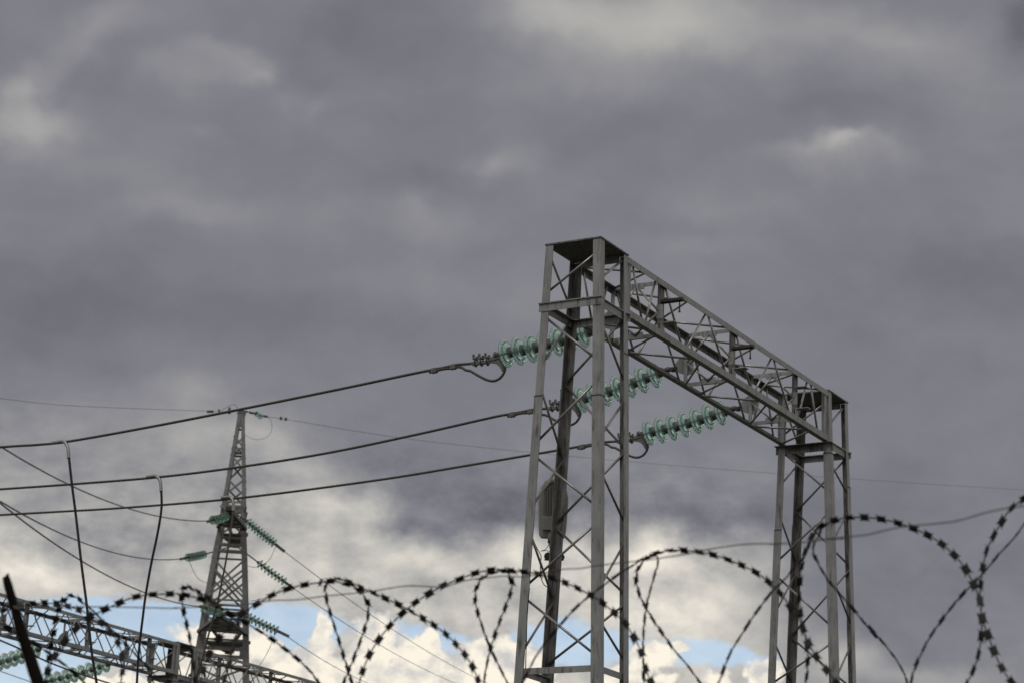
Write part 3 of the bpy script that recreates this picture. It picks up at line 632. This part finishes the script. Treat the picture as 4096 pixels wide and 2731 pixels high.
# ------------------------------------------------------------------ lamp head on the near column
LD = (aty(2214, 2030, DP + .12) - CAM).dot(CF)
def zl(a, b): return atd(2050 + a * .2871, 1880 + b * .2871, LD)
LH = thing('lamp_head', 'grey rounded lamp head with ribbed back fixed behind the near column\'s rear leg', 'lamp', zl(570, 960))
vx = (zl(600, 500) - zl(500, 500)).normalized(); vz = (zl(550, 400) - zl(550, 500)).normalized(); vn = -vx.cross(vz)   # vn points away from the viewer side
if vn.dot(CF) < 0: vn = -vn
out = [(400, 950), (368, 905), (362, 800), (360, 600), (358, 420), (372, 300), (405, 215), (455, 145), (520, 112), (590, 108), (660, 135), (715, 195), (760, 285), (780, 380), (778, 480), (765, 640), (752, 800), (740, 900), (705, 975), (560, 955)]
m = MB(); m.prism([zl(*p) for p in out], vn * .07); m.build('housing', PLAST, LH, .026)
m = MB(); m.prism([zl(a, b) - vn * .012 for a, b in ((432, 640), (436, 330), (460, 240), (500, 180), (560, 160), (630, 175), (690, 260), (712, 350), (712, 640))], vn * .011); fins = sub(m.build('fin_panel', FIN, LH), LH)
m = MB()
for k in range(12):
    a = 442 + k * 23; t_ = 200 + 130 * abs((k - 5.5) / 5.5) ** 2.2
    m.box((zl(a, t_) + zl(a, 635)) / 2 - vn * .02, vx * .0035, (zl(a, t_) - zl(a, 635)) / 2, vn * .012)
m.build('cooling_fins', PLAST, fins)
m = MB(); m.box(zl(500, 730) - vn * .022, vx * .05, vz * .054, vn * .02); m.build('driver_box', PLAST, LH, .005)
m = MB(); m.rod(zl(520, 850) - vn * .01, zl(515, 1010) - vn * .01, .016, 14); m.rod(zl(520, 1000) - vn * .01, zl(560, 1190), .014, 12); m.build('spigot', STEEL, LH)
m = MB(); m.bar(zl(470, 1200), zl(690, 1215), .05, .05)
m.lathe([(.03, -.03), (.034, 0), (.03, .03)], zl(497, 1195), vn, 16); m.lathe([(.02, -.03), (.022, 0), (.02, .03)], zl(690, 1205), vn, 16)
m.bar(zl(440, 1243), zl(560, 1255), .02, .006); m.bar(zl(640, 1255), zl(715, 1245), .02, .006); m.build('pole_clamp', RUSTST, LH)
cable_from([zl(*p) for p in ((512, 1010), (490, 1060), (450, 1105), (392, 1122), (430, 1118), (480, 1115), (545, 1145))], .0028, 'lead', BLACK, LH, 6)
cable_from([zl(*p) for p in ((285, 950), (330, 1060), (385, 1160), (400, 1210), (388, 1300), (390, 1420), (400, 1500), (440, 1590), (500, 1620), (560, 1570))], .004, 'feed_cable', BLACK, LH, 6)
def z5p(a, b): return atd(2000 + a * .4344, 2050 + b * .4344, LD - .8)
cable_from([z5p(*p) for p in ((272, 690), (262, 780), (252, 920), (246, 1060), (243, 1200), (238, 1330), (236, 1430), (225, 1500), (200, 1560), (190, 1680))], .004, 'feed_cable', BLACK, LH, 6)

# ------------------------------------------------------------------ razor wire, plain wire and rusty post in the foreground
za = lambda p: (p[0] * .3067, 2250 + p[1] * .3067)
zb = lambda p: (600 + p[0] * .3067, 2250 + p[1] * .3067)
zc = lambda p: (1200 + p[0] * .3827, 2200 + p[1] * .3827)
zd = lambda p: (2000 + p[0] * .4344, 2050 + p[1] * .4344)
ze = lambda p: (2400 + p[0] * .4024, 2100 + p[1] * .4024)
zf = lambda p: (3200 + p[0] * .498, 1950 + p[1] * .498)
zg = lambda p: (2950 + p[0] * .4344, 2050 + p[1] * .4344)
def chain(*parts): return [fn(p) for fn, l in parts for p in l]
# each strand: photo points, depth swing (start, end), blade roll in degrees (start, end), first blade, share of strand carrying visible blades
ST = [
 (chain((za, [(-120, 720), (60, 600), (160, 560), (270, 545), (500, 525), (710, 530), (910, 570), (1100, 640), (1280, 740), (1420, 880), (1530, 1020), (1590, 1190), (1600, 1380), (1580, 1530), (1540, 1750)])), (.1, -.15), (10, 20)),
 (chain((za, [(540, 1700), (600, 1490), (680, 1280), (800, 1080), (945, 905), (1110, 750), (1295, 640), (1510, 540), (1715, 455), (1930, 415), (2155, 405)]), (zb, [(390, 405), (600, 450), (790, 510), (920, 590), (1090, 690), (1270, 790), (1450, 900), (1600, 1000), (1760, 1120), (1870, 1205), (2010, 1330), (2130, 1460), (2210, 1580), (2280, 1720)])), (-.15, .15), (0, 55)),
 (chain((za, [(560, 1700), (600, 1480), (640, 1250), (660, 1100), (700, 900), (730, 720), (770, 600), (810, 520), (860, 450), (930, 425), (1010, 455), (1100, 530), (1200, 610), (1290, 700), (1420, 830), (1640, 1060), (1880, 1310), (2100, 1560), (2230, 1720)])), (.3, .05), (40, 60)),
 (chain((zb, [(640, 1720), (690, 1400), (770, 1190), (890, 990), (1040, 830), (1210, 650), (1400, 530), (1590, 420), (1800, 335), (2010, 285), (2215, 255)]), (zc, [(200, 338), (340, 320), (480, 350), (590, 390), (660, 460), (705, 540), (715, 640), (690, 770), (640, 920), (560, 1130), (500, 1280), (450, 1400), (410, 1550)])), (-.15, .2), (5, 65)),
 (chain((zb, [(640, 1800), (590, 1500), (530, 1050), (490, 850), (450, 680), (415, 480), (430, 350), (480, 305), (540, 330), (620, 370), (740, 440), (900, 560), (1060, 700), (1150, 800), (1120, 960), (1080, 1080), (1060, 1200), (1030, 1320), (980, 1480), (930, 1700)])), (.3, -.05), (70, 30)),
 (chain((zc, [(620, 1600), (545, 1388), (500, 1250), (460, 1120), (410, 950), (340, 730), (285, 540), (265, 400), (290, 330), (350, 300), (430, 300), (560, 345), (690, 410), (850, 480), (1100, 600), (1250, 690), (1370, 760), (1520, 870), (1630, 980), (1740, 1110), (1820, 1250), (1870, 1388), (1900, 1540)])), (.3, -.12), (80, 25)),
 (chain((zc, [(590, 1540), (620, 1388), (655, 1260), (725, 1090), (820, 935), (935, 790), (1065, 660), (1210, 540), (1350, 450), (1510, 360), (1660, 300), (1820, 240), (1950, 210), (2070, 200), (2150, 215), (2195, 270), (2215, 380), (2170, 530), (2080, 760), (2000, 1000), (1950, 1200), (1920, 1388), (1890, 1560)])), (-.15, .2), (10, 70)),
 (chain((zc, [(2260, 1580), (2170, 1388), (1990, 1020), (1900, 780), (1845, 600), (1830, 480), (1850, 380), (1890, 300), (1990, 240), (2100, 215), (2230, 218)]), (zd, [(60, 530), (150, 535), (320, 555), (480, 600), (620, 650), (750, 710), (900, 795), (1020, 890), (1140, 1000), (1230, 1140), (1300, 1280), (1340, 1430), (1375, 1520), (1420, 1640)])), (.3, -.12), (75, 15)),
 (chain((zd, [(120, 1740), (200, 1568), (260, 1460), (325, 1330), (430, 1180), (530, 1060), (690, 880), (830, 760), (960, 660), (1120, 545), (1260, 460)]), (ze, [(380, 355), (450, 320), (530, 295), (572, 320), (570, 400), (530, 530), (480, 720), (460, 830), (440, 960), (430, 1110), (430, 1250), (430, 1380), (435, 1568), (440, 1720)])), (-.15, .2), (78, 62)),
 (chain((ze, [(1120, 1720), (1000, 1568), (870, 1390), (740, 1240), (640, 1100), (550, 970), (470, 840), (410, 730), (370, 610), (360, 500), (390, 410), (450, 335), (540, 280), (650, 255), (770, 245), (930, 255), (1100, 285), (1260, 335), (1420, 400), (1580, 485), (1720, 600), (1835, 725), (1940, 880)]), (zg, [(545, 930), (600, 1060), (650, 1190), (700, 1280), (780, 1400), (870, 1510), (960, 1640)])), (.3, -.15), (80, 20)),
 (chain((zg, [(610, 1720), (630, 1568), (645, 1400), (640, 1220), (595, 1010), (570, 820), (570, 650), (590, 500), (630, 340), (700, 190), (780, 115)]), (zf, [(230, 278), (330, 245), (450, 235), (575, 240), (705, 260), (845, 300), (980, 355), (1105, 425), (1220, 520), (1320, 635), (1390, 765), (1440, 880), (1450, 960), (1470, 1070), (1520, 1210), (1570, 1340), (1630, 1460), (1700, 1560), (1790, 1680)])), (.2, -.15), (55, 5)),
 (chain((ze, [(1110, 1740), (1180, 1568), (1240, 1400), (1310, 1240), (1410, 1080), (1520, 910), (1700, 670), (1850, 520), (1960, 380)]), (zg, [(620, 390), (680, 230), (730, 150), (765, 130), (750, 200), (700, 300), (705, 380), (750, 480), (830, 610), (900, 700), (1060, 880), (1266, 1130)]), (zf, [(560, 1120), (690, 1270), (780, 1390), (840, 1500), (870, 1600), (900, 1700)])), (-.1, .3), (60, 85)),
 (chain((zf, [(860, 1700), (890, 1568), (920, 1450), (970, 1340), (1030, 1220), (1110, 1100), (1200, 980), (1300, 860), (1400, 760), (1500, 650), (1600, 530), (1720, 400), (1799, 290), (1900, 150)])), (-.1, .15), (45, 88)),
 (chain((zf, [(1290, 1680), (1340, 1568), (1385, 1480), (1430, 1350), (1455, 1200), (1460, 1040), (1445, 880), (1455, 750), (1470, 630), (1500, 500), (1555, 385), (1615, 280), (1680, 180), (1750, 120), (1799, 85), (1900, 30)])), (-.12, .1), (40, 35)),
]
for k in (1, 2):                                   # the coil runs on past both edges of the view
    for j in (10, 11): ST.append(([(u + 1130 * k + 320, v - 70 * k) for u, v in ST[j][0]],) + ST[j][1:])
    for j in (1, 2): ST.append(([(u - 900 * k, v + 50 * k) for u, v in ST[j][0]],) + ST[j][1:])
def axis_depth(u): return 5.25 - .55 * u / 4096
RW = thing('razor_wire', 'dark razor wire coil with flat barbed blades looping along the bottom of the view', 'razor wire', atd(2048, 2900, 5))
BLADE = [(.0098, .0076), (.0060, .0058), (-.0060, .0058), (-.0098, .0076), (-.0072, .0028), (-.0072, -.0028), (-.0098, -.0076), (-.0060, -.0058), (.0060, -.0058), (.0098, -.0076), (.0072, -.0028), (.0072, .0028)]
blades = []
for px, (d0, d1), (r0, r1) in ST:
    n = len(px); pts = [atd(u, v, axis_depth(u) + d0 + (d1 - d0) * i / (n - 1)) for i, (u, v) in enumerate(px)]
    sm = smooth(pts, 8)
    m = MB(); m.tube(sm, .0016, 6); m.build('core_wire', RAZOR, RW)
    acc = random.uniform(.005, .03); run = 0.; tot = sum((b - a).length for a, b in zip(sm, sm[1:])); s_ = 0.
    for a, b in zip(sm, sm[1:]):
        L = (b - a).length
        while acc <= s_ + L:
            f_ = (acc - s_) / L; p = a.lerp(b, f_); t = (b - a).normalized()
            roll = math.radians(r0 + (r1 - r0) * acc / tot + random.uniform(-14, 14))
            n0 = V((-.40, .80, .2)); n0 = (n0 - t * n0.dot(t)).normalized(); c0 = t.cross(n0)
            nn = n0 * math.cos(roll) + c0 * math.sin(roll); cc = t.cross(nn)
            blades.append((p, t, nn, cc, random.uniform(1.08, 1.32)))
            acc += .0355 + random.uniform(-.002, .002)
        s_ += L
vis = []
for b in blades:
    d = b[0] - CAM; z = d.dot(CF); u = 2048 + FPX * d.dot(CR) / z; v = 1365.5 - FPX * d.dot(CU) / z
    inside = -30 < u < 4126 and v < 2760
    area = abs(b[2].dot(d.normalized())) / z ** 2
    vis.append((inside, area, b))
vis.sort(key=lambda q: (not q[0], -q[1]))
def blade_mesh(m, p, t, nn, cc, k):
    m.prism([p + t * (x * k) + cc * (y_ * k) + nn * (.0012 * (1 if abs(x) > .009 else 0)) - nn * .0004 for x, y_ in BLADE], nn * .0008)
    m.box(p, t * .006 * k, cc * .003, nn * .0018)
for ins, _, b in vis[:98]:
    m = MB(); blade_mesh(m, *b); m.build('blade', RAZOR, RW)
m = MB()
for ins, _, b in vis[98:]: blade_mesh(m, *b)
rest = m.build('blades', RAZOR, RW); rest['kind'] = 'stuff'

pw = chain((za, [(-300, 600), (600, 580), (950, 570), (1500, 573), (2282, 590)]), (zb, [(300, 585), (640, 570), (900, 545), (1300, 530), (1600, 487), (1900, 480), (2280, 430)]),
           (zc, [(380, 465), (620, 440), (760, 425), (1110, 370), (1440, 380), (1580, 357), (1760, 308), (2000, 280), (2130, 268), (2300, 275)]),
           (zd, [(200, 588), (380, 562), (550, 520), (740, 510), (850, 490), (1100, 460), (1280, 440)]), (ze, [(590, 325), (880, 280), (1060, 240), (1280, 205), (1500, 182), (1780, 182)]),
           (zg, [(300, 287), (640, 266), (800, 242), (980, 236)]), (zf, [(170, 412), (400, 390), (560, 370), (800, 315), (1150, 280), (1300, 255), (1500, 195), (1700, 155), (1799, 145), (2000, 120), (3200, 60), (5200, -20)]))
W = thing('plain_wire', 'thin plain wire wavering through the razor wire loops from left to right', 'wire', atd(*pw[0], 4.9))
cable_from([atd(u, v, 4.75 - .9 * min(1.2, max(0, (u - 2000) / 2096))) for u, v in pw], .0012, 'wire', WIRE, W, 6, 4)

# rusty ribbed post
RP = thing('rusty_post', 'dark rusty ribbed bar with a chisel-cut tip leaning at the lower left edge', 'post', atd(150, 2900, 4.4))
cen = [(23, 2303), (30, 2330), (45, 2385), (62, 2440), (78, 2500), (97, 2560), (117, 2620), (136, 2680), (155, 2735), (185, 2830)]
wid = [10.5, 13.5, 14.5, 15.5, 17, 18, 19, 20, 20.5, 21]
pp = smooth([atd(u, v, 4.5) for u, v in cen], 14); rr = []
for i in range(len(pp)):
    j = i / 14; k = min(int(j), len(wid) - 2); f_ = j - k
    rr.append((wid[k] * (1 - f_) + wid[k + 1] * f_) / FPX * 4.5 * 1.28 * (1 + .055 * math.sin(i * 2.1) + random.uniform(-.02, .02)))
m = MB(); m.tube(pp, .01, 14, True, rr)
tipv = V((CR * .9 + CU * .5)); base = pp[0]
for k in range(len(m.v)):                      # slanted cut at the top end
    d = (m.v[k] - base); 
    if k < 14: m.v[k] = m.v[k] + (pp[0] - pp[3]).normalized() * (d.dot(CR) * .75 + .001)
bar = m.build('bar', RUST, RP)
foot = atd(185, 2830, 4.5)
m = MB(); m.tube([foot, V((foot.x + .04, foot.y, foot.z - .4)), V((foot.x + .05, foot.y, -.1))], .0105, 12); m.build('shaft', RUST, RP)
m = MB(); m.tube(smooth([atd(u, v, 4.49) for u, v in ((55, 2425), (72, 2432), (92, 2424), (90, 2412), (70, 2420))], 4), .003, 6); m.build('tie_wire', DARK, RP)
